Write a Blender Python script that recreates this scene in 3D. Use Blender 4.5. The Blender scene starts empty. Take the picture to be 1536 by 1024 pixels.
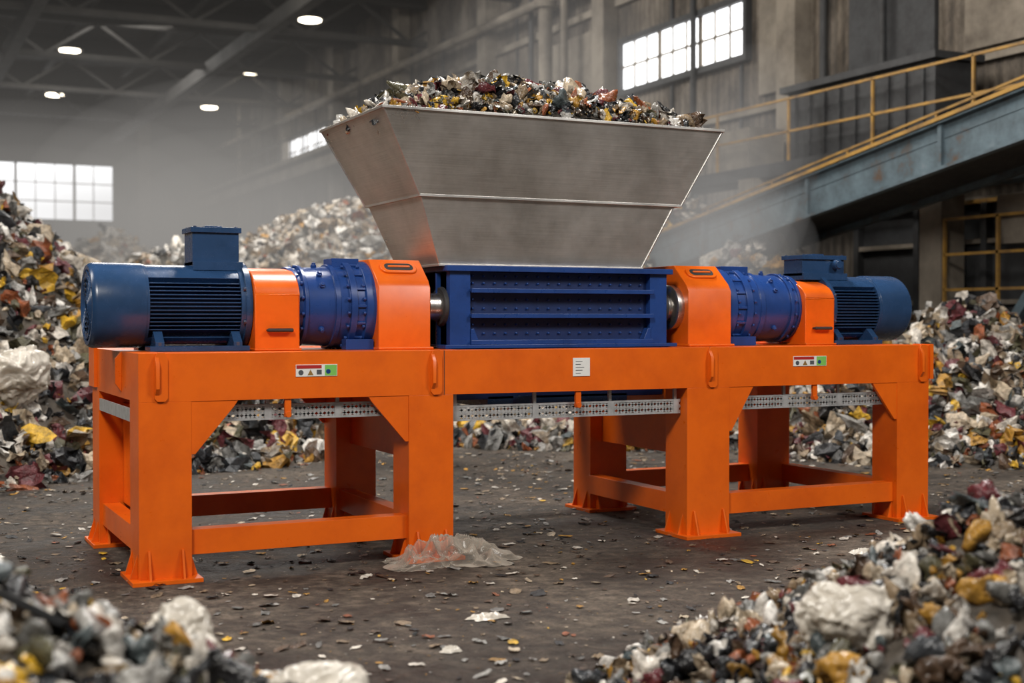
import bpy, bmesh, math, random
import numpy as np
from mathutils import Vector, Matrix, noise
random.seed(7); rng = np.random.default_rng(11)
scene = bpy.context.scene
COL = scene.collection
scene.view_settings.view_transform = 'Standard'
scene.view_settings.look = 'None'

# ------------------------------------------------------------------ materials
def newmat(name):
    m = bpy.data.materials.new(name); m.use_nodes = True
    nt = m.node_tree; b = nt.nodes['Principled BSDF']
    return m, nt, b
def N(nt, t, **kw):
    n = nt.nodes.new(t)
    for k, v in kw.items(): setattr(n, k, v)
    return n
def ramp(nt, stops, interp='LINEAR'):
    r = N(nt, 'ShaderNodeValToRGB'); cr = r.color_ramp; cr.interpolation = interp
    while len(cr.elements) > 1: cr.elements.remove(cr.elements[-1])
    cr.elements[0].position = stops[0][0]; cr.elements[0].color = (*stops[0][1], 1)
    for p, c in stops[1:]:
        e = cr.elements.new(p); e.color = (*c, 1)
    return r
def noise_n(nt, scale, detail=5, rough=.6, coord='Object', sc=None):
    tc = N(nt, 'ShaderNodeTexCoord'); n = N(nt, 'ShaderNodeTexNoise')
    n.inputs['Scale'].default_value = scale; n.inputs['Detail'].default_value = detail
    n.inputs['Roughness'].default_value = rough
    if sc:
        mp = N(nt, 'ShaderNodeMapping'); mp.inputs['Scale'].default_value = sc
        nt.links.new(tc.outputs[coord], mp.inputs[0]); nt.links.new(mp.outputs[0], n.inputs['Vector'])
    else: nt.links.new(tc.outputs[coord], n.inputs['Vector'])
    return n
def bump(nt, b, src, strength=.3, dist=.01):
    bp = N(nt, 'ShaderNodeBump'); bp.inputs['Strength'].default_value = strength
    bp.inputs['Distance'].default_value = dist
    nt.links.new(src, bp.inputs['Height']); nt.links.new(bp.outputs[0], b.inputs['Normal'])
def paint(name, c1, c2, rough=.35, metal=0, scale=3, spec=.5, bstr=.05):
    m, nt, b = newmat(name)
    n = noise_n(nt, scale, 5, .65)
    r = ramp(nt, [(.3, c2), (.6, c1)]); nt.links.new(n.outputs[0], r.inputs[0])
    nt.links.new(r.outputs[0], b.inputs['Base Color'])
    n2 = noise_n(nt, scale*5, 4, .7)
    mr = N(nt, 'ShaderNodeMapRange'); mr.inputs['To Min'].default_value = rough*.75; mr.inputs['To Max'].default_value = rough*1.35
    nt.links.new(n2.outputs[0], mr.inputs[0]); nt.links.new(mr.outputs[0], b.inputs['Roughness'])
    b.inputs['Metallic'].default_value = metal
    b.inputs['Specular IOR Level'].default_value = spec
    if bstr: bump(nt, b, n2.outputs[0], bstr, .005)
    return m
M_or = paint('orange_paint', (.82, .14, .006), (.66, .10, .005), .29, scale=2.5, bstr=.04)
M_bl = paint('blue_paint', (.016, .058, .24), (.011, .04, .165), .28, scale=4)
M_bd = paint('blue_motor_paint', (.022, .062, .155), (.014, .044, .11), .25, scale=4)
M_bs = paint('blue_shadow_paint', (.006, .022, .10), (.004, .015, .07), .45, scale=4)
M_blk = paint('black_rubber', (.015, .015, .017), (.008, .008, .009), .6)
M_shaft = paint('machined_steel', (.62, .6, .57), (.42, .4, .38), .28, metal=.95, scale=12)
M_galv = paint('galvanised_steel', (.52, .53, .54), (.36, .37, .37), .4, metal=.4, scale=18)
M_bolt = paint('bolt_steel', (.10, .12, .18), (.04, .05, .10), .35, metal=.5)
M_dark = paint('dark_steel', (.035, .037, .04), (.018, .018, .02), .65)
M_roof = paint('roof_steel', (.04, .037, .033), (.018, .017, .015), .8, scale=.6)
M_yel = paint('yellow_rail_paint', (.34, .19, .035), (.13, .075, .03), .55, scale=3)
M_conc = paint('old_concrete', (.25, .22, .18), (.085, .071, .057), .85, scale=.9, bstr=.4)
M_white = paint('label_white', (.8, .8, .78), (.72, .72, .7), .4)
M_red = paint('label_red', (.45, .02, .02), (.38, .02, .02), .4)
M_green = paint('label_green', (.12, .5, .12), (.3, .55, .1), .4)
M_ink = paint('label_ink', (.05, .06, .08), (.12, .12, .12), .5)
def conv_mat():
    m, nt, b = newmat('weathered_blue_steel')
    n = noise_n(nt, 2.2, 6, .7)
    r = ramp(nt, [(.36, (.075, .05, .035)), (.45, (.06, .084, .10)), (.62, (.095, .135, .16)), (.8, (.17, .20, .22))])
    nt.links.new(n.outputs[0], r.inputs[0]); nt.links.new(r.outputs[0], b.inputs['Base Color'])
    b.inputs['Roughness'].default_value = .5; bump(nt, b, n.outputs[0], .2, .01)
    return m
M_conv = conv_mat()
def steel_mat():
    m, nt, b = newmat('brushed_stainless')
    n = noise_n(nt, 5, 4, .65, sc=(.5, .5, 50)); n2 = noise_n(nt, 1.3, 6, .7)
    mx = N(nt, 'ShaderNodeMath', operation='ADD'); s = N(nt, 'ShaderNodeMath', operation='MULTIPLY'); s.inputs[1].default_value = .4
    nt.links.new(n.outputs[0], s.inputs[0]); nt.links.new(s.outputs[0], mx.inputs[0]); nt.links.new(n2.outputs[0], mx.inputs[1])
    r = ramp(nt, [(.45, (.38, .37, .355)), (.68, (.58, .567, .545)), (.9, (.74, .725, .70))])
    nt.links.new(mx.outputs[0], r.inputs[0]); nt.links.new(r.outputs[0], b.inputs['Base Color'])
    mr = N(nt, 'ShaderNodeMapRange'); mr.inputs['From Min'].default_value = .3; mr.inputs['From Max'].default_value = .7
    mr.inputs['To Min'].default_value = .24; mr.inputs['To Max'].default_value = .44
    nt.links.new(n2.outputs[0], mr.inputs[0]); nt.links.new(mr.outputs[0], b.inputs['Roughness'])
    b.inputs['Metallic'].default_value = .85
    bump(nt, b, n.outputs[0], .08, .003)
    return m
M_st = steel_mat()
W = (.62, .57, .50); CR = (.48, .39, .28); LG = (.33, .32, .30); GR = (.15, .148, .14); DK = (.014, .014, .016)
CH = (.04, .044, .05); OC = (.42, .22, .035); YE = (.62, .37, .03); RU = (.27, .08, .03); MA = (.13, .028, .034)
OL = (.09, .082, .045); BR = (.095, .058, .036); TL = (.08, .10, .105); TN = (.24, .175, .11); WW = (.74, .71, .66)
def debris_mat(name, pal, rough=.40, lo=.4, hi=1.12, thin=0):
    m, nt, b = newmat(name)
    g = N(nt, 'ShaderNodeNewGeometry')
    tot = sum(w for w, c in pal); acc = 0; stops = []
    for w, c in pal: stops.append((acc/tot, c)); acc += w
    r = ramp(nt, stops, 'CONSTANT'); nt.links.new(g.outputs['Random Per Island'], r.inputs[0])
    n = noise_n(nt, 16, 3, .75)
    mr = N(nt, 'ShaderNodeMapRange'); mr.inputs['From Min'].default_value = .35; mr.inputs['From Max'].default_value = .62
    mr.inputs['To Min'].default_value = lo; mr.inputs['To Max'].default_value = hi  # random tone, also darkens bump hollows: crevice shade put into the colour
    nt.links.new(n.outputs[0], mr.inputs[0])
    mx = N(nt, 'ShaderNodeVectorMath', operation='SCALE'); nt.links.new(r.outputs[0], mx.inputs[0]); nt.links.new(mr.outputs[0], mx.inputs['Scale'])
    nt.links.new(mx.outputs[0], b.inputs['Base Color'])
    b.inputs['Roughness'].default_value = rough
    bump(nt, b, n.outputs[0], .7, .03)
    return m
palA = [(9, W), (5, DK), (8, CR), (5, CH), (4, YE), (7, LG), (6, DK), (5, OC), (5, MA), (7, TN), (6, GR), (4, RU), (4, CH), (6, WW), (6, BR), (4, OL), (3, TL)]
palB = [(12, W), (8, CR), (2, CH), (10, LG), (2, OC), (8, TN), (8, WW), (3, GR), (2, RU), (2, BR), (1, DK)]
palG = [(5, W), (7, CR), (4, OC), (7, TN), (2, RU), (6, LG), (9, DK), (1, YE), (11, BR), (6, GR)]
M_dA = debris_mat('mixed_plastic_waste', palA); M_dB = debris_mat('pale_plastic_waste', palB, .55, .65)
M_dN = debris_mat('glossy_plastic_waste', palA, .26, .5, 1.1)
M_dG = debris_mat('ground_litter_waste', palG, .6)
M_base = paint('packed_waste', (.085, .07, .055), (.02, .018, .015), .85, scale=6, bstr=.8)
M_baseB = paint('packed_pale_waste', (.28, .245, .20), (.12, .10, .085), .85, scale=5, bstr=.8)
def film_mat():
    m, nt, b = newmat('plastic_film')
    n = noise_n(nt, 5, 4, .6)
    r = ramp(nt, [(.3, (.38, .34, .28)), (.65, (.68, .64, .57))]); nt.links.new(n.outputs[0], r.inputs[0])
    nt.links.new(r.outputs[0], b.inputs['Base Color'])
    b.inputs['Roughness'].default_value = .26
    bump(nt, b, n.outputs[0], .5, .03)
    return m
M_film = film_mat()
def clear_film():
    m, nt, b = newmat('clear_plastic_film')
    b.inputs['Base Color'].default_value = (.58, .52, .44, 1); b.inputs['Roughness'].default_value = .12
    g = N(nt, 'ShaderNodeLayerWeight'); g.inputs['Blend'].default_value = .45
    n = noise_n(nt, 5, 4, .6)
    ad = N(nt, 'ShaderNodeMath', operation='ADD'); nt.links.new(g.outputs['Facing'], ad.inputs[0]); nt.links.new(n.outputs[0], ad.inputs[1])
    mr = N(nt, 'ShaderNodeMapRange'); mr.inputs['From Min'].default_value = .6; mr.inputs['From Max'].default_value = 1.4
    mr.inputs['To Min'].default_value = .18; mr.inputs['To Max'].default_value = .85
    nt.links.new(ad.outputs[0], mr.inputs[0]); nt.links.new(mr.outputs[0], b.inputs['Alpha'])
    bump(nt, b, n.outputs[0], .4, .02)
    return m
M_clear = clear_film()
def ground_mat():
    m, nt, b = newmat('dirty_concrete_floor')
    a = noise_n(nt, .7, 8, .76); c = noise_n(nt, 11, 6, .8)
    r1 = ramp(nt, [(.36, (.020, .015, .012)), (.46, (.058, .045, .035)), (.54, (.115, .09, .07)), (.68, (.23, .19, .15))])
    r2 = ramp(nt, [(.32, (.28, .27, .26)), (.5, (.85, .85, .85)), (.68, (1.8, 1.75, 1.7))])
    nt.links.new(a.outputs[0], r1.inputs[0]); nt.links.new(c.outputs[0], r2.inputs[0])
    mx = N(nt, 'ShaderNodeVectorMath', operation='MULTIPLY')
    nt.links.new(r1.outputs[0], mx.inputs[0]); nt.links.new(r2.outputs[0], mx.inputs[1])
    nt.links.new(mx.outputs[0], b.inputs['Base Color'])
    rr = N(nt, 'ShaderNodeMapRange'); rr.inputs['From Min'].default_value = .38; rr.inputs['From Max'].default_value = .6
    rr.inputs['To Min'].default_value = .4; rr.inputs['To Max'].default_value = .9
    nt.links.new(a.outputs[0], rr.inputs[0]); nt.links.new(rr.outputs[0], b.inputs['Roughness'])
    bump(nt, b, c.outputs[0], 1.0, .06)
    return m
M_floor = ground_mat()
def wall_mat(name, axis, cols):
    m, nt, b = newmat(name)
    tc = N(nt, 'ShaderNodeTexCoord'); w = N(nt, 'ShaderNodeTexWave', bands_direction=axis)
    w.inputs['Scale'].default_value = 1.7; w.inputs['Distortion'].default_value = 0
    nt.links.new(tc.outputs['Object'], w.inputs['Vector'])
    n = noise_n(nt, .7, 8, .8, sc=(1, 1, .45))
    r = ramp(nt, cols); nt.links.new(n.outputs[0], r.inputs[0])
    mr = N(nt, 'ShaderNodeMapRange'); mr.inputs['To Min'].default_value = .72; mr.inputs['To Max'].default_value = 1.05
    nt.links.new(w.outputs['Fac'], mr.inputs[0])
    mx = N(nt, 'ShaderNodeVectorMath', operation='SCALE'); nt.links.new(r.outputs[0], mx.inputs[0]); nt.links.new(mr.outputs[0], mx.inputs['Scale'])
    nt.links.new(mx.outputs[0], b.inputs['Base Color']); b.inputs['Roughness'].default_value = .8
    bump(nt, b, w.outputs['Fac'], .5, .05)
    return m
wc = [(.38, (.025, .02, .016)), (.49, (.105, .086, .067)), (.62, (.22, .19, .155))]
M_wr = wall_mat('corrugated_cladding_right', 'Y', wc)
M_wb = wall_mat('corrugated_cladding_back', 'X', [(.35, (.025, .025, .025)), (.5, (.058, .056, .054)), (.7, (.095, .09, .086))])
def emis(name, col, s):
    m, nt, b = newmat(name)
    b.inputs['Base Color'].default_value = (*col, 1)
    b.inputs['Emission Color'].default_value = (*col, 1); b.inputs['Emission Strength'].default_value = s
    return m
M_win = emis('daylit_glass', (.97, .98, 1), 3.2)
M_lamp = emis('lamp_lens', (1, .88, .68), 14)

# ------------------------------------------------------------------ builder
class B:
    def __init__(s): s.v = []; s.f = []; s.m = []; s.mats = []
    def mi(s, mat):
        if mat not in s.mats: s.mats.append(mat)
        return s.mats.index(mat)
    def add(s, vs, fs, mat, M=None):
        o = len(s.v); k = s.mi(mat)
        for p in vs: s.v.append(tuple(M @ Vector(p)) if M else tuple(p))
        for f in fs: s.f.append([i+o for i in f]); s.m.append(k)
    def box(s, a, b, mat, M=None):
        x0, x1 = sorted((a[0], b[0])); y0, y1 = sorted((a[1], b[1])); z0, z1 = sorted((a[2], b[2]))
        s.add([(x0,y0,z0),(x1,y0,z0),(x1,y1,z0),(x0,y1,z0),(x0,y0,z1),(x1,y0,z1),(x1,y1,z1),(x0,y1,z1)],
              [(0,3,2,1),(4,5,6,7),(0,1,5,4),(1,2,6,5),(2,3,7,6),(3,0,4,7)], mat, M)
    def prism(s, poly, axis, a, b, mat, M=None):
        n = len(poly)
        def P(u, w, t): return {'x': (t,u,w), 'y': (u,t,w), 'z': (u,w,t)}[axis]
        vs = [P(u,w,a) for u,w in poly] + [P(u,w,b) for u,w in poly]
        fs = [tuple(range(n))[::-1], tuple(range(n, 2*n))] + [(i,(i+1)%n,(i+1)%n+n,i+n) for i in range(n)]
        s.add(vs, fs, mat, M)
    def lathe(s, prof, c, mat, axis='x', seg=48, M=None):
        vs = []; fs = []; n = len(prof)
        for t, r in prof:
            for k in range(seg):
                a = 2*math.pi*k/seg; u = c[0]+r*math.cos(a); w = c[1]+r*math.sin(a)
                vs.append({'x': (t,u,w), 'y': (u,t,w), 'z': (u,w,t)}[axis])
        for i in range(n-1):
            for k in range(seg):
                k2 = (k+1) % seg
                fs.append((i*seg+k, i*seg+k2, (i+1)*seg+k2, (i+1)*seg+k))
        if prof[0][1] > 1e-5: fs.append(tuple(range(seg))[::-1])
        if prof[-1][1] > 1e-5: fs.append(tuple((n-1)*seg+k for k in range(seg)))
        s.add(vs, fs, mat, M)
    def cyl(s, p0, p1, r, mat, seg=12):
        p0 = Vector(p0); p1 = Vector(p1); d = p1-p0
        M = Matrix.Translation(p0) @ d.to_track_quat('Z', 'Y').to_matrix().to_4x4()
        s.lathe([(0, r), (d.length, r)], (0, 0), mat, 'z', seg, M)
    def bar(s, p0, p1, w, h, mat):
        p0 = Vector(p0); p1 = Vector(p1); d = p1-p0
        M = Matrix.Translation(p0) @ d.to_track_quat('X', 'Z').to_matrix().to_4x4()
        s.box((0, -w/2, -h/2), (d.length, w/2, h/2), mat, M)
    def done(s, name, parent=None, bevel=0, seg=2, angle=35):
        me = bpy.data.meshes.new(name); me.from_pydata(s.v, [], s.f)
        for m in s.mats: me.materials.append(m)
        me.polygons.foreach_set('material_index', s.m)
        bm = bmesh.new(); bm.from_mesh(me); bmesh.ops.recalc_face_normals(bm, faces=bm.faces); bm.to_mesh(me); bm.free()
        me.polygons.foreach_set('use_smooth', [True]*len(me.polygons))
        me.set_sharp_from_angle(angle=math.radians(angle)); me.update()
        o = bpy.data.objects.new(name, me); COL.objects.link(o)
        if parent: o.parent = parent
        if bevel:
            md = o.modifiers.new('bevel', 'BEVEL'); md.width = bevel; md.segments = seg; md.limit_method = 'ANGLE'
            md.angle_limit = math.radians(40); md.harden_normals = True
        return o
def empty(name):
    e = bpy.data.objects.new(name, None); COL.objects.link(e); return e

# ------------------------------------------------------------------ SHREDDER
SH = empty('twin_shaft_shredder')
T = 1.2; YW = 1.55; XL = 5.35; YA = .64; ZA = 1.455
b = B()
BB = .945
b.box((0, 0, BB), (XL, .15, T), M_or); b.box((0, YW-.15, BB), (XL, YW, T), M_or)
b.box((0, .15, BB), (.15, YW-.15, T), M_or); b.box((XL-.15, .15, BB), (XL, YW-.15, T), M_or)
for xx in (1.6, 3.5): b.box((xx-.06, .15, BB+.03), (xx+.06, YW-.15, T-.03), M_or)
b.box((.15, .15, T-.03), (1.9, YW-.15, T-.002), M_or); b.box((3.46, .15, T-.03), (XL-.15, YW-.15, T-.002), M_or)
LEGS = [(0, .274), (1.5, 1.774), (3.37, 3.69), (5.07, 5.35)]
BLEGS = [(0, .274), (1.5, 1.774), (3.40, 3.70), (4.86, 5.16)]
def leg(x0, x1, y0, y1):
    b.box((x0, y0, .02), (x1, y1, BB), M_or)
    b.box((x0-.045, y0-.07, 0), (x1+.045, y1+.05, .022), M_or)
    for xx in (x0+.05, x1-.05):
        b.prism([(y0-.06, .02), (y0, .02), (y0, .17), (y0-.012, .17)], 'x', xx-.006, xx+.006, M_or)
        b.prism([(y1+.045, .02), (y1, .02), (y1, .14)], 'x', xx-.006, xx+.006, M_or)
    for yy in (y0+.05, y1-.05):
        b.prism([(x0-.04, .02), (x0, .02), (x0, .15)], 'y', yy-.006, yy+.006, M_or)
        b.prism([(x1+.04, .02), (x1, .02), (x1, .15)], 'y', yy-.006, yy+.006, M_or)
for x0, x1 in LEGS: leg(x0, x1, 0, .25)
for x0, x1 in BLEGS: leg(x0, x1, YW-.25, YW)
R0, R1 = .13, .262
for (a, c) in ((0, 1), (2, 3)):
    b.box((LEGS[a][1], .035, R0), (LEGS[c][0], .14, R1), M_or)
    b.box((BLEGS[a][1], YW-.14, R0), (BLEGS[c][0], YW-.035, R1), M_or)
for i in range(4):
    xm = (LEGS[i][0]+.07)
    b.box((xm-.05, .25, R0), (xm+.05, YW-.25, R1), M_or)
b.box((1.60, .25, .56), (1.66, YW-.25, BB), M_or)
b.box((3.50, .25, .50), (3.56, YW-.25, BB), M_or)
b.box((.14, .25, R1), (.17, YW-.25, .87), M_or)
def gus(x, d, l=.24, h=.27):
    for y in (.0, YW-.03):
        b.prism([(x, BB), (x+d*l, BB), (x+d*(l-.02), BB-.03), (x+d*.02, BB-h), (x, BB-h)], 'y', y+.004, y+.026, M_or)
gus(.274, 1, .25, .28); gus(1.5, -1, .24, .26); gus(3.69, 1, .19, .28); gus(5.07, -1, .21, .25)
for xx in (.115, 1.665, 3.555, 5.29):
    # lifting-lug: flat plate with chamfered ends, slim rib along it
    b.prism([(xx-.035, BB+.02), (xx-.02, BB+.002), (xx+.02, BB+.002), (xx+.035, BB+.02), (xx+.035, T-.03), (xx+.02, T+.003), (xx-.02, T+.003), (xx-.035, T-.03)], 'y', -.014, .0, M_or)
    b.prism([(-.01, BB+.03), (-.04, BB+.07), (-.04, T-.06), (-.01, T-.015)], 'x', xx-.032, xx-.012, M_or)
b.prism([(0, BB+.03), (-.035, BB+.08), (-.035, T-.04), (0, T)], 'y', .5, .53, M_or)
b.box((XL, -.015, BB+.02), (XL+.03, .16, T+.005), M_or)
b.box((-.02, YW-.2, BB+.02), (0, YW+.01, T+.004), M_or)
b.box((1.715, -.003, BB-.001), (1.719, 0, T), M_dark)
for xx in (.80, 2.60, 4.38):
    b.box((xx-.018, .01, BB-.10), (xx+.018, .03, BB), M_or); b.cyl((xx, -.0, BB-.085), (xx, .04, BB-.085), .017, M_or)
b.done('support_frame', SH, .006)
# perforated tray strips between the legs
b = B()
for (xa, xb, z0, z1, ys) in ((.28, 1.49, .83, .915, .07), (1.785, 3.36, .785, .875, .07), (3.70, 5.06, .795, .882, .07), (.05, .12, .83, .915, .3)):
    zm = (z0+z1)/2
    b.box((xa, ys-.006, z0), (xb, ys+.02, z0+.012), M_galv); b.box((xa, ys-.006, z1-.012), (xb, ys+.02, z1), M_galv)
    b.box((xa, ys-.004, zm-.004), (xb, ys+.004, zm+.004), M_galv)
    n = max(1, int((xb-xa)/.046)); p = (xb-xa)/n
    for k in range(n):
        x = xa+k*p
        for (za, zb) in ((z0+.01, zm), (zm, z1-.01)):
            b.bar((x, ys, za), (x+p, ys, zb), .006, .012, M_galv); b.bar((x, ys, zb), (x+p, ys, za), .006, .012, M_galv)
    for f in (.02, .35, .68, .98):
        xx = xa+(xb-xa)*f; b.box((xx-.02, ys-.008, z0), (xx+.02, ys+.004, z1), M_galv)
        b.box((xx-.01, ys+.004, z0), (xx+.01, ys+.02, BB+.01), M_galv)
b.box((-.0, .26, .83), (.012, 1.28, .90), M_galv)
b.done('perforated_cable_tray', SH)
def block(name, x0, x1, y0, y1, zt, cf, ch):
    b = B()
    poly = [(y0, T-.002), (y0, zt-ch), (y0+.03, zt-ch+.045), (y0+cf, zt), (y1-cf, zt), (y1, zt-ch), (y1, T-.002)]
    b.prism(poly, 'x', x0, x1, M_or)
    b.box((x0-.01, y0-.03, T-.002), (x1+.01, y1+.03, T+.014), M_or)
    dy = cf-.03; dz = ch-.045; L = math.hypot(dy, dz); ux = Vector((0, dy/L, dz/L)); nn = Vector((0, -dz/L, dy/L))
    c = Vector(((x0+x1)/2, y0+.03+dy*.55, zt-ch+.045+dz*.55)) + nn*.004
    Mx = Matrix(((1, ux.x, nn.x, c.x), (0, ux.y, nn.y, c.y), (0, ux.z, nn.z, c.z), (0, 0, 0, 1)))
    def rr(w, h, r, k=6):
        pts = []
        for cx, cy, a0 in ((w-r, h-r, 0), (-w+r, h-r, 90), (-w+r, -h+r, 180), (w-r, -h+r, 270)):
            for i in range(k+1):
                a = math.radians(a0+90*i/k); pts.append((cx+r*math.cos(a), cy+r*math.sin(a)))
        return pts
    b.prism(rr(.115, .050, .045), 'z', -.01, .012, M_or, Mx)
    b.prism(rr(.092, .034, .030), 'z', -.005, .015, M_dark, Mx)  # dark plate stands in for the shaded slot opening
    b.prism(rr(.07, .008, .007), 'z', 0, .022, M_or, Mx)
    return b.done(name, SH, .007, 3)
block('bearing_block_left', 1.444, 1.773, .34, 1.2, 1.735, .18, .17)
block('bearing_block_right', 3.60, 3.94, .34, 1.2, 1.735, .18, .17)
b = B()
for yy in (.53, .98):
    for xa, xb in ((1.7, 1.95), (3.45, 3.7)): b.lathe([(xa, .085), (xb, .085)], (yy, ZA), M_shaft, seg=40)
    b.lathe([(1.773, .15), (1.79, .15), (1.79, .125), (1.805, .12)], (yy, ZA), M_dark, seg=40)
    b.lathe([(1.90, .115), (1.93, .125)], (yy, ZA), M_dark, seg=40)
    b.lathe([(3.465, .12), (3.50, .12), (3.5, .1), (3.51, .1)], (yy, ZA), M_dark, seg=40)
    b.lathe([(3.545, .13), (3.555, .15), (3.61, .15)], (yy, ZA), M_shaft, seg=40)
b.done('drive_shafts', SH, .003)
# --- cutting chamber
b = B(); X0, X1, Y0, Y1, ZT = 1.924, 3.471, .40, 1.16, 1.70
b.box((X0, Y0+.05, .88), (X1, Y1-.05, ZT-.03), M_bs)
b.box((X0, Y0, T), (X0+.137, Y1, ZT), M_bl); b.box((X1-.128, Y0, T), (X1, Y1, ZT), M_bl)
b.box((X0-.03, Y0-.03, ZT-.03), (X1+.03, Y1+.04, ZT+.005), M_bl)
b.box((X0-.05, Y0-.05, T-.001), (X1+.05, Y1+.05, T+.022), M_bl)
b.box((X0+.13, Y0+.01, T+.02), (X1-.12, Y0+.06, T+.05), M_bl)
for z in (1.40, 1.555):
    b.box((X0+.13, Y0-.03, z-.009), (X1-.12, Y0+.06, z+.009), M_bl)
    b.box((X0+.13, Y0-.035, z-.016), (X1-.12, Y0-.022, z+.012), M_bl)
b.box((X0+.13, Y0-.03, T+.022), (X1-.12, Y0-.015, T+.05), M_bl)
for z in (1.645, 1.60, 1.50, 1.445, 1.345, 1.29):
    xx = X0+.17
    while xx < X1-.14:
        b.lathe([(Y0+.055, .008), (Y0+.04, .008), (Y0+.036, .005)], (xx, z), M_bl, 'y', 8)
        xx += .075
for (xx, d) in ((X0+.137, 1), (X1-.128, -1)):
    b.prism([(xx, T+.02), (xx+d*.0, T+.12), (xx+d*.02, T+.12), (xx+d*.05, T+.05)], 'y', Y0-.01, Y0+.05, M_bl)
for yy in (Y0+.15, Y0+.45, Y1-.08):
    b.box((X0-.03, yy-.01, T+.02), (X0, yy+.01, ZT-.04), M_bl)
    b.box((X1, yy-.01, T+.02), (X1+.03, yy+.01, ZT-.04), M_bl)
b.lathe([(.84, .09), (.90, .09)], (2.45, .5), M_bd, 'z', 20)
b.box((2.2, .45, .83), (3.2, 1.1, .9), M_bd)
b.done('cutting_chamber', SH, .004)
# --- hopper
b = B()
def tier(xa, xb, ya, yb, z0, xc, xd, yc, yd, z1, th=.012):
    q = lambda x0, x1, y0, y1, z: [(x0,y0,z),(x1,y0,z),(x1,y1,z),(x0,y1,z)]
    vs = q(xa,xb,ya,yb,z0)+q(xc,xd,yc,yd,z1)+q(xa+th,xb-th,ya+th,yb-th,z0)+q(xc+th,xd-th,yc+th,yd-th,z1)
    fs = []
    for i in range(4):
        j = (i+1) % 4
        fs += [(i, j, j+4, i+4), (i+8, i+12, j+12, j+8), (i+4, j+4, j+12, i+12), (i, i+8, j+8, j)]
    b.add(vs, fs, M_st)
def rim(x0, x1, y0, y1, z0, z1, w):
    b.box((x0, y0, z0), (x1, y0+w, z1), M_st); b.box((x0, y1-w, z0), (x1, y1, z1), M_st)
    b.box((x0, y0+w, z0), (x0+w, y1-w, z1), M_st); b.box((x1-w, y0+w, z0), (x1, y1-w, z1), M_st)
tier(1.868, 3.285, .425, 1.14, 1.70, 1.715, 3.485, .345, 1.27, 2.115)
tier(1.70, 3.535, .33, 1.285, 2.115, 1.425, 3.77, .20, 1.36, 2.60)
rim(1.695, 3.54, .325, 1.29, 2.108, 2.124, .03)
rim(1.412, 3.783, .187, 1.373, 2.595, 2.612, .035)
for s0, s1 in (((1.70, .33, 2.115), (1.425, .20, 2.6)), ((3.535, .33, 2.115), (3.77, .20, 2.6)), ((1.715, .345, 2.108), (1.868, .425, 1.7)), ((3.485, .345, 2.108), (3.285, .425, 1.7)),
               ((1.70, 1.285, 2.115), (1.425, 1.36, 2.6))):
    b.cyl(s0, s1, .006, M_st)
rim(1.855, 3.30, .41, 1.155, 1.699, 1.712, .03)
b.done('feed_hopper', SH, .002)
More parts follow.
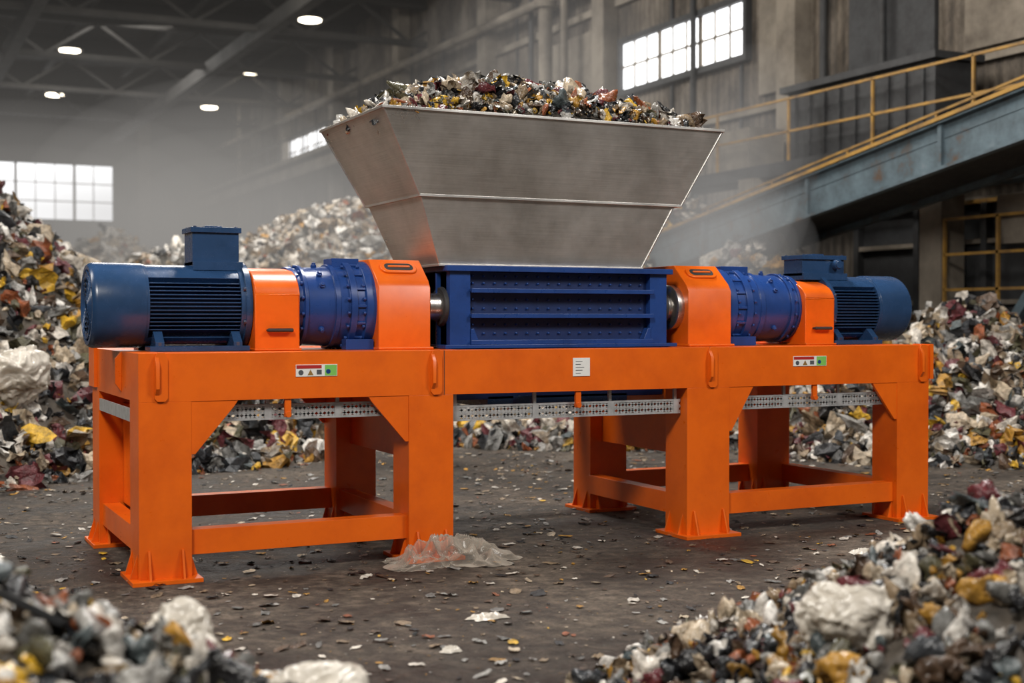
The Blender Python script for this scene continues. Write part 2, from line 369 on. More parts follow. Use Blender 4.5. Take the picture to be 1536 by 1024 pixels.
# --- motors
def motor(x0, d, L, tz, bx0, bx1, R=.238):
    b = B(); P = lambda pr: [(x0+d*u, r) for u, r in pr]; c = (YA, ZA)
    b.lathe(P([(.006, 0), (.006, .2)]), c, M_dark, seg=48)
    b.lathe(P([(.02, .195), (.0, .2), (.0, .222), (.012, .232), (.03, R), (.29, R), (.29, R-.012), (.255, R-.02), (.05, R-.02)]), c, M_bd, seg=64)
    for r in (.03, .06, .09, .12, .15, .18): b.lathe(P([(.0, r), (-.004, r+.003), (-.004, r+.007), (.006, r+.009)]), c, M_bd, seg=48)
    for k in range(12):
        a = math.pi*2*k/12
        b.bar((x0+d*.002, YA+.03*math.cos(a), ZA+.03*math.sin(a)), (x0+d*.002, YA+.2*math.cos(a), ZA+.2*math.sin(a)), .008, .006, M_bd)
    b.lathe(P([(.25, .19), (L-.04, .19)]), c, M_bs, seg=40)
    u0, u1 = x0+d*.305, x0+d*(L-.06)
    for i in range(13):
        z = ZA-.135+i*.0215; ry = math.sqrt(max(.0, (R-.012)**2-(z-ZA)**2))
        b.box((u0, YA-ry, z-.0035), (u1, YA+ry, z+.0035), M_bd)
    for a0, a1 in ((42, 138), (232, 308)):
        pts = [(YA+(R-.008)*math.cos(math.radians(a)), ZA+(R-.008)*math.sin(math.radians(a))) for a in range(a0, a1+1, 6)]
        pts += [(YA+.18*math.cos(math.radians(a)), ZA+.18*math.sin(math.radians(a))) for a in range(a1, a0-1, -6)]
        b.prism(pts, 'x', u0, u1, M_bd)
    b.lathe(P([(.282, .21), (.282, R-.004), (.305, R-.004), (.305, .2)]), c, M_bd, seg=56)
    b.lathe(P([(L-.06, .2), (L-.06, R-.004), (L-.035, R), (L-.035, .25), (L, .25), (L, .1)]), c, M_bd, seg=56)
    for k in range(8):
        a = math.pi*2*(k+.5)/8
        b.lathe(P([(L-.05, .012), (L-.034, .012)]), (YA+.242*math.cos(a), ZA+.242*math.sin(a)), M_bolt, seg=6)
    f0, f1 = x0+d*.30, x0+d*(L-.02)
    for s in (-1, 1):
        b.box((f0, YA+s*.10, T), (f1, YA+s*.25, T+.028), M_bd)
        for uu in (.33, L-.11):
            xx = x0+d*uu
            b.prism([(YA+s*.24, T+.02), (YA+s*.24, T+.05), (YA+s*.16, T+.12), (YA+s*.08, T+.1), (YA+s*.08, T+.02)], 'x', xx, xx+d*.05, M_bd)
            b.lathe([(T+.028, .018), (T+.05, .018)], (xx+d*.025, YA+s*.225), M_bolt, 'z', 6)
    b.box((bx0-.0, YA-.12, ZA+.2), (bx1+.02, YA+.12, ZA+R+.012), M_bd)
    b.box((bx0, YA-.105, ZA+R-.01), (bx1, YA+.105, tz-.03), M_bd)
    b.box((bx0-.012, YA-.12, tz-.03), (bx1+.012, YA+.12, tz), M_bd)
    b.box(((bx0+bx1)/2-.05, YA-.05, tz), ((bx0+bx1)/2+.05, YA+.05, tz+.012), M_bd)
    for xx in (bx0+.015, bx1-.015):
        for yy in (-.1, .1): b.lathe([(tz, .01), (tz+.008, .01)], (xx, YA+yy), M_bolt, 'z', 6)
    return b
b = motor(-.165, 1, .875, 1.90, .40, .665)
b.done('drive_motor_left', SH, .003)
b = motor(5.58, -1, .75, 1.83, 4.68, 5.05)
b.lathe([(YA-.12, .035), (YA-.16, .035), (YA-.16, .028), (YA-.17, .028)], (4.96, 1.765), M_bd, 'y', 16)
b.done('drive_motor_right', SH, .003)
def coupling(name, x0, x1, zt):
    b = B(); y0, y1 = .37, .92
    cy = (y0+y1)/2
    pts = [(y0, T-.002), (y0, 1.52)]
    for a in range(0, 181, 12):
        aa = math.radians(180-a); pts.append((cy+(cy-y0)*math.cos(aa), 1.52+(zt-1.52)*math.sin(aa)))
    pts += [(y1, T-.002)]
    b.prism(pts, 'x', x0, x1, M_or)
    b.box((x0-.008, y0-.02, T-.002), (x1+.008, y1+.02, T+.012), M_or)
    xm = (x0+x1)/2+.01
    b.cyl((xm-.075, y0-.028, 1.315), (xm+.075, y0-.028, 1.315), .011, M_dark)
    for xx in (xm-.07, xm+.07): b.cyl((xx, y0, 1.315), (xx, y0-.028, 1.315), .008, M_dark)
    b.done(name, SH, .008, 3)
coupling('coupling_housing_left', .715, .975, 1.675)
coupling('coupling_housing_right', 4.58, 4.83, 1.65)
def gear(x0, d, L):
    b = B(); c = (YA, ZA); P = lambda pr: [(x0+d*u*L, r) for u, r in pr]
    b.lathe(P([(-.02, .1), (-.02, .23), (.05, .235), (.05, .222), (.10, .222), (.12, .243), (.16, .243), (.16, .228), (.50, .238), (.50, .250), (.56, .250), (.56, .243), (.68, .25), (.68, .272), (.76, .272), (.76, .255), (.86, .255), (.88, .272), (1.02, .272)]), c, M_bl, seg=64)
    for rr, uu, n in ((.262, .665, 20), (.236, .105, 16), (.262, .865, 20)):
        for k in range(n):
            a = 2*math.pi*(k+.5)/n
            b.lathe([(x0+d*(uu*L), .011), (x0+d*(uu*L-.016), .011)], (YA+rr*math.cos(a), ZA+rr*math.sin(a)), M_bl, seg=6)
    for k in range(16):
        a = 2*math.pi*k/16
        M = Matrix.Translation((0, YA, ZA)) @ Matrix.Rotation(a, 4, 'X')
        b.box((x0+d*.76*L, -.008, .2), (x0+d*.87*L, .008, .268), M_bl, M)
    b.box((x0+d*.55*L, YA-.08, ZA+.2), (x0+d*.9*L, YA+.08, ZA+.285), M_bl)
    for yy in (-.2, .2): b.box((x0+d*.62*L, YA+yy-.04, T-.001), (x0+d*.98*L, YA+yy+.04, T+.06), M_bl)
    for a in (100, 130, 150, 215):
        a = math.radians(a); M = Matrix.Translation((0, YA, ZA)) @ Matrix.Rotation(a-math.pi/2, 4, 'X')
        b.lathe([(.22, .018), (.25, .018), (.25, .012), (.262, .012)], (x0+d*.34*L, 0), M_bl, 'z', 8, M)
    return b
g = gear(.965, 1, .48); g.done('gearbox_left', SH, .003)
g = gear(4.59, -1, .65); g.done('gearbox_right', SH, .003)
def label(name, x0, x1, z0, z1, kind):
    b = B(); w = x1-x0; h = z1-z0
    b.box((x0, -.004, z0), (x1, 0, z1), M_white)
    if kind == 0:
        b.box((x0+.003, -.005, z0+h*.66), (x0+w*.62, -.004, z1-.003), M_red)
        b.box((x0+w*.70, -.005, z0+.003), (x1-.003, -.004, z1-.003), M_green)
        b.lathe([(-.005, h*.22), (-.004, h*.22)], (x0+w*.12, z0+h*.33), M_ink, 'y', 16)
        b.prism([(x0+w*.28, z0+h*.1), (x0+w*.42, z0+h*.1), (x0+w*.35, z0+h*.58)], 'y', -.005, -.004, M_yel)
        b.lathe([(-.006, h*.2), (-.005, h*.2)], (x0+w*.78, z0+h*.4), M_bl, 'y', 16)
        b.box((x0+w*.5, -.005, z0+h*.15), (x0+w*.62, -.004, z0+h*.55), M_ink)
    else:
        for i in range(5): b.box((x0+w*.15, -.005, z0+h*(.15+.16*i)), (x0+w*(.45+.1*(i % 3)), -.004, z0+h*(.18+.16*i)), M_ink)
    b.done(name, SH)
label('warning_label_left', .84, 1.075, 1.065, 1.13, 0)
label('warning_label_right', 4.19, 4.46, 1.07, 1.135, 0)
label('rating_plate', 2.555, 2.67, 1.035, 1.145, 1)

# ------------------------------------------------------------------ DEBRIS
def templates(near):
    out = []
    for k in range(6):
        bm = bmesh.new(); bmesh.ops.create_icosphere(bm, subdivisions=3 if near else 2, radius=1)
        sd = Vector((k*7.1, 3.3*k, 1.7))
        for v in bm.verts:
            c = v.co.copy()
            if near and k % 2 == 0:   # dented bottle / disc-like plastic pieces
                n = noise.noise(c*.9+sd)*.6 - abs(noise.noise(c*1.8+sd))*.35
                v.co = c*max(.3, 1.0+n); v.co.z *= .38; v.co.y *= .85
            else:
                n = noise.noise(c*1.2+sd)*.9 - abs(noise.noise(c*2.6+sd))*.75 + .25*noise.noise(c*5+sd)
                v.co = c*max(.25, 1.1+n); v.co.z *= .5; v.co.y *= .75
        V = np.array([v.co[:] for v in bm.verts]); F = np.array([[v.index for v in f.verts] for f in bm.faces]); bm.free()
        out.append((V, F))
    g = 8 if near else 5
    for k in range(6):
        V = []; F = []
        for i in range(g):
            for j in range(g):
                u = i/(g-1)*2-1; w = j/(g-1)*2-1
                r = 1-.3*(u*u*w*w)
                z = .9*noise.noise(Vector((u*1.1+k*5, w*1.1, k*3.1))) + .55*noise.noise(Vector((u*2.4, w*2.4+k, 9))) + .3*noise.noise(Vector((u*5, w*5+k, 4)))
                edge = .3*noise.noise(Vector((u*3+k, w*3, 2)))
                V.append((u*(r+edge)+random.uniform(-.06, .06), (w*(r+edge))*.7+random.uniform(-.06, .06), z))
        for i in range(g-1):
            for j in range(g-1):
                a = i*g+j; F += [[a, a+g, a+g+1], [a, a+g+1, a+1]]
        out.append((np.array(V), np.array(F)))
    return out
TN_, TF_ = templates(True), templates(False)
def rotmats(n, tilt=None):
    if tilt is None:
        q = rng.normal(size=(n, 4)); q /= np.linalg.norm(q, axis=1)[:, None]
        w, x, y, z = q.T
    else:
        yaw = rng.uniform(0, 2*np.pi, n); ta = rng.normal(0, tilt, n); ax = rng.uniform(0, 2*np.pi, n)
        w1, x1, y1 = np.cos(ta/2), np.sin(ta/2)*np.cos(ax), np.sin(ta/2)*np.sin(ax)
        w2, z2 = np.cos(yaw/2), np.sin(yaw/2)
        w = w1*w2; x = x1*w2+y1*z2; y = y1*w2-x1*z2; z = w1*z2
    return np.stack([np.stack([1-2*(y*y+z*z), 2*(x*y-z*w), 2*(x*z+y*w)], -1),
                     np.stack([2*(x*y+z*w), 1-2*(x*x+z*z), 2*(y*z-x*w)], -1),
                     np.stack([2*(x*z-y*w), 2*(y*z+x*w), 1-2*(x*x+y*y)], -1)], 1)
def pieces(pts, sizes, near, tilt=None, flakefrac=.5, flat=1.0):
    tp = TN_ if near else TF_
    n = len(pts); ks = np.where(rng.random(n) < flakefrac, rng.integers(6, 12, n), rng.integers(0, 6, n))
    Vs = []; Fs = []; off = 0
    for k in range(12):
        idx = np.where(ks == k)[0]
        if len(idx) == 0: continue
        V, F = tp[k]; m = len(idx)
        R = rotmats(m, tilt); an = rng.uniform(.5, 1.4, (m, 1, 3)); an[:, :, 2] *= flat
        vv = V[None]*an
        vv = np.einsum('nij,nkj->nki', R, vv)*sizes[idx][:, None, None] + pts[idx][:, None, :]
        ff = F[None]+(np.arange(m)*len(V))[:, None, None]+off
        Vs.append(vv.reshape(-1, 3)); Fs.append(ff.reshape(-1, 3)); off += m*len(V)
    return np.concatenate(Vs), np.concatenate(Fs)
def trimesh(name, V, F, MI, mats, smooth=True, parent=None):
    me = bpy.data.meshes.new(name)
    me.vertices.add(len(V)); me.vertices.foreach_set('co', V.astype(np.float32).ravel())
    me.loops.add(len(F)*3); me.loops.foreach_set('vertex_index', F.astype(np.int32).ravel())
    me.polygons.add(len(F)); me.polygons.foreach_set('loop_start', np.arange(0, len(F)*3, 3, dtype=np.int32))
    for m in mats: me.materials.append(m)
    me.polygons.foreach_set('material_index', MI.astype(np.int32))
    me.polygons.foreach_set('use_smooth', np.ones(len(F), bool) if smooth else np.zeros(len(F), bool))
    me.update(calc_edges=True)
    o = bpy.data.objects.new(name, me); COL.objects.link(o)
    if parent: o.parent = parent
    return o
def nz(x, y, s, f=1.0):
    return (np.sin(x*1.3*f+s)*np.cos(y*1.7*f+s*2.1)+.6*np.sin(x*2.9*f-s*1.3+y*1.1*f)*np.cos(y*3.3*f+s)+.35*np.sin(x*6.1*f+y*5.3*f+s*3))/1.95
def heap(name, cones, n, size, near=False, dmat=None, bmat=None, res=.25, ns=.12, nf=1.0, seed=1, flake=.6, smooth=False, pw=3.2, xmax=12.3):
    dmat = dmat or M_dA; bmat = bmat or M_base
    def H(x, y):
        h = np.full_like(x, -9.)
        for (cx, cy, rx, ry, hh, pw_) in cones:
            r = np.sqrt(((x-cx)/rx)**2+((y-cy)/ry)**2)
            h = np.maximum(h, hh*(1-r**pw_))
        return h + ns*nz(x, y, seed, nf)*np.clip(h*1.5+.3, 0, 1)
    x0 = min(c[0]-c[2]*1.05 for c in cones); x1 = min(xmax, max(c[0]+c[2]*1.05 for c in cones))
    y0 = min(c[1]-c[3]*1.05 for c in cones); y1 = max(c[1]+c[3]*1.05 for c in cones)
    gx = np.linspace(x0, x1, int((x1-x0)/res)+1); gy = np.arange(y0, y1+res, res)
    XX, YY = np.meshgrid(gx, gy, indexing='ij'); ZZ = np.clip(H(XX, YY), -.05, None)-.02
    V = np.stack([XX.ravel(), YY.ravel(), ZZ.ravel()], 1); nx, ny = XX.shape
    I = np.arange(nx*ny).reshape(nx, ny); a = I[:-1, :-1].ravel(); c = I[1:, :-1].ravel(); d = I[1:, 1:].ravel(); e = I[:-1, 1:].ravel()
    F = np.concatenate([np.stack([a, c, d], 1), np.stack([a, d, e], 1)])
    keep = (V[F][:, :, 2].max(1) > -.065); F = F[keep]
    P = []
    while sum(len(p) for p in P) < n:
        px = rng.uniform(x0, x1-.1, n); py = rng.uniform(y0, y1, n); h = H(px, py)
        ok = h > -.06*rng.random(n)
        P.append(np.stack([px[ok], py[ok], h[ok]], 1))
    P = np.concatenate(P)[:n]
    sz = size[0]+(size[1]-size[0])*rng.random(n)**pw
    P[:, 2] = np.maximum(P[:, 2]+rng.uniform(-.3, .6, n)*sz, .02)
    PV, PF = pieces(P, sz, near, None, flake)
    allV = np.concatenate([V, PV]); allF = np.concatenate([F, PF+len(V)])
    allV[:, 2] = np.maximum(allV[:, 2], -.03)
    MI = np.concatenate([np.zeros(len(F)), np.ones(len(PF))])
    o = trimesh(name, allV, allF, MI, [bmat, dmat], smooth)
    return o, H
heap('waste_pile', [(-2.6, 11.5, 5.7, 7.4, 5.5, 1.1), (.8, 9.0, 3.6, 4.2, 1.3, 1.2), (-3, 7, 4, 3.6, 2.2, 1.2)], 22000, (.042, .19), ns=.22, seed=2.2)
heap('waste_pile', [(4.6, 30, 5.5, 6, 3.6, 1.2)], 3000, (.08, .25), dmat=M_dB, bmat=M_baseB, ns=.25, seed=4, res=.5)
heap('waste_pile', [(8.2, 20, 4.1+4, 6.2, 3.9, 1.15), (4.5, 19, 5.5, 5, 2.9, 1.2), (4.6, 13, 4, 3.5, 1.2, 1.2), (8.5, 13.5, 4, 4, 2.0, 1.2)], 18000, (.06, .19), dmat=M_dB, bmat=M_baseB, ns=.25, seed=5.5)
heap('waste_pile', [(10.6, 12.4, 2.8, 3.6, 4.4, 1.1), (10.2, 8.4, 2.6, 2.4, 2.5, 1.2)], 10000, (.045, .20), ns=.2, seed=8)
heap('waste_pile', [(9.8, 4.2, 2.9, 2.6, 1.5, 1.2), (8.2, 6.6, 3.8, 2.0, 1.0, 1.2), (11.4, 2.6, 2.5, 3, 1.6, 1.2)], 14000, (.038, .17), ns=.12, seed=3)
heap('waste_pile', [(-1.85, -3.5, 2.15, 1.5, 1.06, 1.15)], 3800, (.02, .085), near=True, ns=.05, res=.1, nf=2.5, seed=6, smooth=True, flake=.45, pw=1.9, dmat=M_dN)
heap('waste_pile', [(3.2, -3.95, 2.6, 1.9, 1.0, 1.15)], 6400, (.018, .078), near=True, ns=.05, res=.1, nf=2.5, seed=7, smooth=True, flake=.45, pw=2.0, dmat=M_dN)
def hopper_heap():
    cx, cy, hx, hy = 2.598, .78, 1.14, .555
    def H(x, y):
        u = np.clip(np.abs(x-cx)/hx, 0, 1); w = np.clip(np.abs(y-cy)/hy, 0, 1)
        return 2.575+.245*(1-u**2.3)*(1-.75*w**2.4)*(1-.12*(x-cx)/hx)+.03*nz(x, y, 3, 3.)
    gx = np.linspace(cx-hx, cx+hx, 50); gy = np.linspace(cy-hy, cy+hy, 26)
    XX, YY = np.meshgrid(gx, gy, indexing='ij'); ZZ = H(XX, YY)-.02
    V = np.stack([XX.ravel(), YY.ravel(), ZZ.ravel()], 1); nx, ny = XX.shape
    I = np.arange(nx*ny).reshape(nx, ny); a = I[:-1, :-1].ravel(); c = I[1:, :-1].ravel(); d = I[1:, 1:].ravel(); e = I[:-1, 1:].ravel()
    F = np.concatenate([np.stack([a, c, d], 1), np.stack([a, d, e], 1)])
    n = 4000
    px = rng.uniform(cx-hx-.01, cx+hx+.01, n); py = rng.uniform(cy-hy-.01, cy+hy+.01, n)
    e_ = np.minimum(np.minimum(px-cx+hx, cx+hx-px), np.minimum(py-cy+hy, cy+hy-py))
    sz = (.022+.075*rng.random(n)**2.3)*np.clip(.4+e_*5, .4, 1)
    P = np.stack([px, py, H(px, py)+rng.uniform(-.2, .7, n)*sz], 1)
    PV, PF = pieces(P, sz, True, None, .5)
    allV = np.concatenate([V, PV]); allF = np.concatenate([F, PF+len(V)])
    trimesh('hopper_waste_load', allV, allF, np.concatenate([np.zeros(len(F)), np.ones(len(PF))]), [M_base, M_dN], parent=SH)
hopper_heap()
n = 34000
px = rng.uniform(-4, 10, n); py = rng.uniform(-5.5, 9, n)
sz = .004+.036*rng.random(n)**5.5
PV, PF = pieces(np.stack([px, py, .004+sz*.15], 1), sz, False, .15, .94, .3)
PV[:, 2] = np.maximum(PV[:, 2], .001)
trimesh('ground_litter', PV, PF, np.zeros(len(PF)), [M_dG])

def bag(loc, sc, seed, mat=M_film, name='plastic_bag', rot=0):
    bm = bmesh.new(); bmesh.ops.create_icosphere(bm, subdivisions=6, radius=1)
    sd = Vector((seed*3.7, seed*1.3, seed))
    for v in bm.verts:
        c = v.co.copy()
        wp = c + .35*Vector((noise.noise(c*2+sd), noise.noise(c*2-sd), noise.noise(c*2+sd*2)))
        n = .45*noise.noise(c*1.1+sd)-.34*abs(noise.noise(wp*1.9+sd))-.16*abs(noise.noise(wp*4.2+sd))-.06*abs(noise.noise(wp*9+sd))
        v.co = c*(1.12+n)
        v.co = Vector((v.co.x*sc[0], v.co.y*sc[1], v.co.z*sc[2]))
    for f in bm.faces: f.smooth = True
    me = bpy.data.meshes.new(name); bm.to_mesh(me); bm.free(); me.materials.append(mat)
    o = bpy.data.objects.new(name, me); o.location = loc; o.rotation_euler = (0, 0, rot); COL.objects.link(o)
    return o
bag((-.10, 5.75, .86), (.30, .28, .28), 1)
bag((-.46, -3.15, .43), (.14, .11, .10), 2)
bag((-.14, -3.4, .28), (.18, .12, .10), 3, rot=.5)
bag((1.51, -3.76, .43), (.155, .12, .11), 4)
bag((1.0, -3.6, .13), (.11, .09, .06), 5)
bag((.05, -3.75, .10), (.12, .09, .07), 6)
def film(name, cx, cy, rx, ry, h, seed, mat, res=70):
    V = []; F = []; g = res
    for i in range(g):
        for j in range(g):
            u = i/(g-1)*2-1; w = j/(g-1)*2-1
            x = u*math.sqrt(1-w*w/2); y = w*math.sqrt(1-u*u/2); r = math.hypot(x, y)
            e = 1+.5*noise.noise(Vector((math.cos(math.atan2(y, x))*2, math.sin(math.atan2(y, x))*2, seed)))
            p = Vector((x*1.8, y*1.8, seed)); p2 = p+.5*Vector((noise.noise(p*1.3), noise.noise(p*1.3+Vector((5, 5, 5))), 0))
            z = h*((1-r**2)*(.15+1.1*max(0, .6-2.2*abs(noise.noise(p2*1.1))))+.5*max(0, .35-abs(noise.noise(p2*2.4)))) + .008
            V.append((cx+x*rx*e, cy+y*ry*e, max(z*(1-.7*r**6), .005)))
    for i in range(g-1):
        for j in range(g-1):
            a = i*g+j; F.append((a, a+g, a+g+1, a+1))
    me = bpy.data.meshes.new(name); me.from_pydata(V, [], F); me.materials.append(mat)
    for p in me.polygons: p.use_smooth = True
    o = bpy.data.objects.new(name, me); COL.objects.link(o); return o
film('plastic_film_sheet', 1.67, -.10, .44, .25, .17, 3.3, M_clear, 110)
for i, (x, y, r) in enumerate([(1.3, -1.5, .1), (.9, -2.0, .05), (1.15, -2.9, .07), (-.75, 1.2, .2), (4.0, -.9, .09), (2.4, -2.0, .06)]):
    film('plastic_scrap', x, y, r, r*.55, .03, i+9.1, M_film, res=24)
b = B()
b.bar((-1.55, -3.9, 1.10), (-.72, -3.6, .55), .05, .02, M_dark); b.bar((-1.6, -3.7, 1.15), (-.75, -3.4, .56), .02, .03, M_galv)
b.done('scrap_metal_bars', None, .002)

# ------------------------------------------------------------------ HALL
XR, YB, ZC = 13.0, 52.0, 10.8
b = B(); b.box((-14, -14, -.2), (XR+.2, YB+.2, 0), M_floor); b.done('floor')
b = B(); b.box((XR, -14, 0), (XR+.25, YB, ZC), M_wr); b.done('wall_right')
b = B(); b.box((-14, YB, 0), (XR+.25, YB+.25, ZC), M_wb); b.done('wall_back')
b = B(); b.box((-14.25, -14, 0), (-14, YB, ZC), M_wr); b.done('wall_left')
b = B(); b.box((-14.25, -2, ZC), (XR+.25, YB+.25, ZC+.2), M_roof); b.done('ceiling')
b = B()
for i, y in enumerate(np.arange(4, YB, 6.0)):
    b.box((-14, y-.15, ZC-.75), (XR, y+.15, ZC-.65), M_roof); b.box((-14, y-.04, ZC-.65), (XR, y+.04, ZC), M_roof)
    x = -13
    while x < XR-1.5:
        b.bar((x, y, ZC-.7), (x+1.5, y, ZC-1.7), .08, .08, M_roof); b.bar((x+1.5, y, ZC-1.7), (x+3, y, ZC-.7), .08, .08, M_roof); x += 3
    b.box((-14, y-.12, ZC-1.8), (XR, y+.12, ZC-1.65), M_roof)
for x in np.arange(-12, XR, 2.8): b.box((x-.1, -2, ZC-.3), (x+.1, YB, ZC), M_roof)
for x in (2.5, 8.3): b.box((x-.15, 0, ZC-2.0), (x+.15, YB, ZC-1.6), M_roof)
b.done('roof_trusses')
b = B()
for y in (5.4, 11.2, 17.6, 23.5, 29.5, 35.5, 41.5, 47.5):
    b.box((XR-.35, y-.25, 0), (XR, y+.25, ZC), M_conc)
for x in (-8, -2, 2.2, 9.6):
    b.box((x-.25, YB-.35, 0), (x+.25, YB, ZC), M_conc)
for y in np.arange(6, 50, 2.3):
    b.box((XR-.05, y-.03, 3.5), (XR, y+.03, 9), M_dark)
b.box((XR-.1, 0, 5.0), (XR, YB, 5.15), M_conc); b.box((XR-.1, 0, 7.9), (XR, YB, 8.05), M_conc); b.box((XR-.12, 0, 2.9), (XR, YB, 3.1), M_conc)
for (y0, y1, z0, z1, m) in ((5.8, 7.4, 5.2, 7.8, M_conc), (8.0, 9.9, 5.3, 7.6, M_dark), (18.2, 20.4, 5.3, 7.6, M_conc), (24.5, 27, 5.2, 6.1, M_dark), (11.6, 12.3, 5.3, 7.7, M_conc)):
    b.box((XR-.09, y0, z0), (XR-.01, y1, z1), m)
b.done('wall_columns')
b = B(); b.box((XR-1.1, 24, 6.55), (XR-.02, YB-.1, 6.75), M_conc); b.box((XR-1.1, 24, 6.2), (XR-1.0, YB-.1, 6.9), M_conc)
for y in np.arange(24.2, YB, 1.5): b.box((XR-1.08, y-.03, 6.9), (XR-1.03, y+.03, 7.6), M_dark)
b.box((XR-1.08, 24, 7.55), (XR-1.03, YB-.2, 7.6), M_dark)
b.done('wall_gallery')
b = B(); b.cyl((XR-.5, 4, 8.4), (XR-.5, YB-.5, 8.7), .11, M_conc); b.cyl((XR-.55, 19.6, 0), (XR-.55, 19.6, 9.6), .16, M_conc)
b.cyl((XR-.5, 18.8, 5), (XR-.5, 18.8, 10), .08, M_conc)
b.lathe([(8.3, .26), (8.7, .26)], (XR-.55, 19.6), M_conc, 'z', 16); b.lathe([(6.1, .24), (6.4, .24)], (XR-.55, 19.6), M_conc, 'z', 16)
for y in (9, 10.4, 14.2, 21): b.cyl((XR-.2, y, 3), (XR-.2, y, 10), .06, M_dark)
b.cyl((XR-.25, 2, 7.2), (XR-.25, 11, 7.2), .05, M_dark)
b.done('wall_pipes')
def window(name, wall, a0, a1, z0, z1, nu, nv):
    b = B()
    if wall == 'R':
        q = lambda u0, u1, w0, w1, o0, o1, m: b.box((XR-.06-o0, u0, w0), (XR-.06-o1, u1, w1), m)
    else:
        q = lambda u0, u1, w0, w1, o0, o1, m: b.box((u0, YB-.06-o0, w0), (u1, YB-.06-o1, w1), m)
    q(a0, a1, z0, z1, -.05, 0, M_win)
    q(a0-.1, a1+.1, z0-.12, z0, -.05, .1, M_dark); q(a0-.1, a1+.1, z1, z1+.12, -.05, .1, M_dark)
    q(a0-.1, a0, z0, z1, -.05, .1, M_dark); q(a1, a1+.1, z0, z1, -.05, .1, M_dark)
    for i in range(1, nu):
        u = a0+(a1-a0)*i/nu; w = .055 if (i % 3 == 0) else .018; q(u-w, u+w, z0, z1, 0, .04, M_conc)
    for i in range(1, nv):
        u = z0+(z1-z0)*i/nv; q(a0, a1, u-.022, u+.022, 0, .04, M_conc)
    b.done(name)
window('window_1', 'B', -2.6, 8.3, 5.55, 7.85, 14, 3)
window('window_2', 'R', 36.6, 41.3, 6.95, 7.95, 6, 2)
window('window_3', 'R', 12.7, 17.0, 6.1, 7.05, 9, 2)
def lamp(x, y, z):
    b = B(); b.lathe([(z-.02, .26), (z, .32), (z+.04, .32)], (x, y), M_lamp, 'z', 24)
    b.lathe([(z+.03, .42), (z+.10, .42), (z+.32, .18), (z+.5, .15), (z+.5, .0)], (x, y), M_dark, 'z', 24)
    b.cyl((x, y, z+.45), (x, y, ZC-.1), .02, M_dark); b.done('high_bay_lamp')
for x, y in ((10.4, 30.5), (11.0, 39.3), (11.5, 47.8), (4.75, 38.1), (5.4, 47.3)): lamp(x, y, 10)

# ------------------------------------------------------------------ CONVEYOR
CV = empty('inclined_conveyor')
def ct(y): return 2.93+(8.98-y)*.160
ya, yb_ = 14.0, -3.0
b = B(); H_ = .54
poly = lambda o0, o1: [(ya, ct(ya)+o0), (yb_, ct(yb_)+o0), (yb_, ct(yb_)+o1), (ya, ct(ya)+o1)]
for xx, s in ((9.85, -1), (10.95, 1)):
    b.prism(poly(-H_, 0), 'x', xx-.012, xx+.012, M_conv)
    b.prism(poly(-.03, 0), 'x', xx+s*.09, xx-s*.02, M_conv)
    b.prism(poly(-H_-.02, -H_+.02), 'x', xx+s*.09, xx-s*.02, M_conv)
    b.prism(poly(-.20, -.185), 'x', xx+s*.02, xx-s*.02, M_conv)
b.prism(poly(-.10, -.07), 'x', 9.86, 10.94, M_blk)
b.prism(poly(-.48, -.46), 'x', 9.86, 10.94, M_dark)
for y in np.arange(yb_+.4, ya, 2.4):
    b.box((9.79, y-.03, ct(y)-H_), (9.84, y+.03, ct(y)-.03), M_conv)
    b.cyl((9.88, y, ct(y)-.3), (10.92, y, ct(y)-.3), .06, M_dark)
b.done('conveyor_body', CV)
b = B()
b.prism(poly(.0, .045), 'x', 9.74, 9.84, M_yel)
b.prism(poly(.55, .58), 'x', 10.96, 10.99, M_yel)
for y in np.arange(yb_+.4, ya, 1.7):
    b.box((10.96, y-.015, ct(y)), (10.99, y+.015, ct(y)+.56), M_yel)
b.done('safety_rail', CV)
b = B()
for y in (1.0, 9.2, 13.2):
    for xx in (9.95, 10.85): b.box((xx-.06, y-.06, 0), (xx+.06, y+.06, ct(y)-H_), M_conv)
    b.bar((9.95, y, .3), (10.85, y, ct(y)-.7), .05, .05, M_conv)
b.done('trestle_legs', CV)
CW = empty('maintenance_catwalk')
b = B(); b.box((11.5, 2, 3.66), (12.6, 17, 3.75), M_dark); b.box((11.46, 2, 3.6), (11.53, 17, 3.8), M_dark)
b.done('walkway_deck', CW)
b = B()
for y in np.arange(2, 17.1, 1.9): b.box((11.48, y-.018, 3.75), (11.515, y+.018, 4.75), M_yel)
for z in (4.25, 4.75): b.box((11.48, 2, z-.018), (11.515, 17, z+.018), M_yel)
b.done('guard_rail', CW)
b = B()
for y in (3.2, 6.4, 10.5, 15): b.box((11.35, y-.2, 0), (11.75, y+.2, 3.6), M_conc)
b.done('support_columns', CW)
b = B(); b.box((11.8, 6.8, 3.76), (12.55, 10.0, 4.9), M_dark); b.box((11.7, 6.7, 4.9), (12.6, 10.1, 5.0), M_dark)
for y in np.arange(7.0, 10.0, .35): b.box((11.76, y-.02, 3.9), (11.8, y+.02, 4.8), M_dark)
b.box((11.7, 10.9, 3.76), (12.4, 11.9, 4.5), M_conc)
b.done('control_cabinet')
b = B()
b.box((12.0, 1.0, 0), (12.55, 8.5, 2.9), M_dark)
for z in (.8, 1.6, 2.4): b.box((11.9, 1.0, z-.03), (12.0, 8.5, z+.03), M_conc)
for y in np.arange(1, 8.6, 1.25): b.box((11.88, y-.05, 0), (12.0, y+.05, 2.9), M_dark)
b.box((11.9, 1, 2.9), (12.55, 8.5, 2.95), M_yel)
for z in (1.75, 2.2, 2.65): b.box((11.2, .5, z-.018), (11.24, 6.0, z+.018), M_yel)
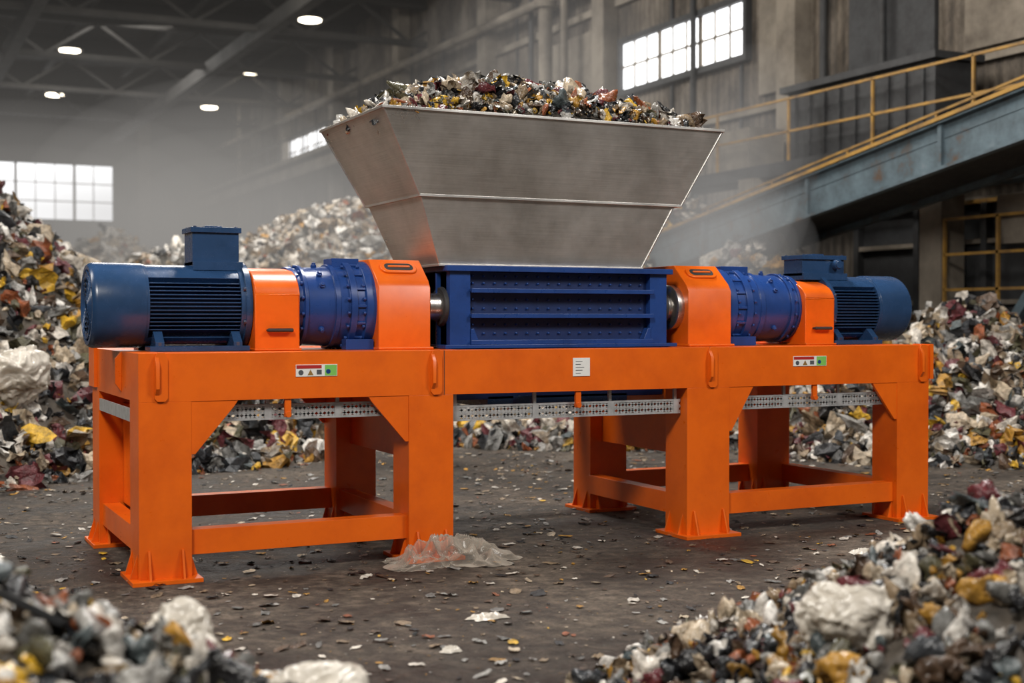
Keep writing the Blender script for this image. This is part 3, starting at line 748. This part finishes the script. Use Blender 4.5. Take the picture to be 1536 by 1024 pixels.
for y in np.arange(.6, 6.1, .9): b.box((11.2, y-.02, 1.0), (11.24, y+.02, 2.66), M_yel)
b.bar((11.3, 5.6, .5), (11.3, 3.6, 3.0), .12, .12, M_conv); b.bar((11.3, 2.5, 3.0), (11.3, .8, 1.0), .1, .1, M_conv)
b.box((11.3, 3.8, 2.3), (11.9, 5.2, 2.9), M_conc); b.cyl((11.5, 1, 3.15), (11.5, 9, 3.15), .10, M_conv)
b.done('sorting_cabin')

# ------------------------------------------------------------------ haze: self-glowing volumes stand in for light scattered by dust and steam
def glow_haze_mat(name, ab, em, col=(.82, .88, .95)):
    m = bpy.data.materials.new(name); m.use_nodes = True; nt = m.node_tree
    for n_ in list(nt.nodes): nt.nodes.remove(n_)
    out = N(nt, 'ShaderNodeOutputMaterial'); a = N(nt, 'ShaderNodeVolumeAbsorption'); e = N(nt, 'ShaderNodeEmission'); ad = N(nt, 'ShaderNodeAddShader')
    a.inputs['Density'].default_value = ab; a.inputs['Color'].default_value = (0, 0, 0, 1)
    e.inputs['Strength'].default_value = em; e.inputs['Color'].default_value = (*col, 1)
    nt.links.new(a.outputs[0], ad.inputs[0]); nt.links.new(e.outputs[0], ad.inputs[1]); nt.links.new(ad.outputs[0], out.inputs['Volume'])
    return m
mh = glow_haze_mat('glowing_dusty_air', .019, .0046, (1.0, .95, .89))
b = B(); b.box((-13.9, 9, .05), (XR-.4, YB-.4, 6.0), mh); b.done('glowing_dust_haze')
def puff(loc, sc, ab, em, col=(1.0, .96, .91), rot=0):  # nested shells, the lit look of the haze comes from their emission
    E = empty('glowing_haze_cloud'); K = (1, .82, .64, .45)
    mat = glow_haze_mat('glowing_cloud_air', ab/len(K), em/len(K), col)
    for k in K:
        bm = bmesh.new(); bmesh.ops.create_icosphere(bm, subdivisions=4, radius=1)
        me = bpy.data.meshes.new('puff'); bm.to_mesh(me); bm.free(); me.materials.append(mat)
        for p in me.polygons: p.use_smooth = True
        o = bpy.data.objects.new('puff', me); o.location = loc; o.scale = [s*k for s in sc]; o.rotation_euler = (0, rot, 0); o.parent = E; COL.objects.link(o)
puff((6.4, 25, 3.8), (4.6, 7, 3.2), .08, .034)
puff((4.0, 42, 4.8), (8, 8, 4.0), .05, .021)
puff((8.7, 7.2, 3.0), (1.1, 1.1, 2.0), .34, .13, (1, .97, .94), .3)
puff((8.2, 7.0, 2.3), (1.6, 1.1, .9), .34, .13, (1, .97, .94))
puff((3.7, 7.4, 2.2), (1.6, 1.0, 1.2), .22, .085, (1, .97, .94))
puff((9.0, 13, 5.0), (2.4, 2.4, 3.0), .10, .034, (1, .97, .94), .4)

# ------------------------------------------------------------------ lights: unseen disk lights added to brighten machine, piles and wall
def area(name, loc, tgt, size, power, col=(1, 1, 1)):
    l = bpy.data.lights.new(name, 'AREA'); l.energy = power; l.size = size; l.color = col; l.shape = 'DISK'
    o = bpy.data.objects.new(name, l); o.location = loc
    o.rotation_euler = (Vector(tgt)-Vector(loc)).to_track_quat('-Z', 'Y').to_euler(); COL.objects.link(o)
area('key_light', (-3.5, -6.5, 7.5), (2, .5, 1), 2.2, 680, (1, .945, .87))
area('fill_light', (6.5, -6.5, 7), (3, .5, 1), 2.6, 420, (1, .955, .90))
area('top_light', (3.5, 3.0, 9), (2.5, 1.0, 0), 2.4, 900, (1, .97, .93))
area('hall_fill', (4, 19, 10), (7, 19, 0), 6, 2200, (1, .96, .90))  # unseen, added to brighten the middle piles
area('hall_fill', (5, 36, 10), (6, 36, 0), 6, 500, (1, .97, .93))
area('side_light', (6.5, 6.5, 8.5), (12, 9, 3), 3, 420, (1, .92, .82))  # unseen, added to brighten the wall and columns
area('left_light', (-6, 3, 8.5), (-1, 9, 1.5), 4, 750, (1, .95, .87))
w = bpy.data.worlds.new('world'); scene.world = w; w.use_nodes = True
w.node_tree.nodes['Background'].inputs[0].default_value = (.68, .64, .60, 1); w.node_tree.nodes['Background'].inputs[1].default_value = .17

# ------------------------------------------------------------------ camera
cam = bpy.data.cameras.new('camera'); co = bpy.data.objects.new('camera', cam); COL.objects.link(co)
a = math.radians(25.8)
co.location = (-1.274, -7.081, 1.38); co.rotation_euler = (math.radians(90-.97), 0, -a)
cam.lens = 47.09; cam.sensor_width = 36; cam.clip_end = 200; cam.clip_start = .05
cam.dof.use_dof = True; cam.dof.focus_distance = 8.0; cam.dof.aperture_fstop = 1.6
scene.camera = co
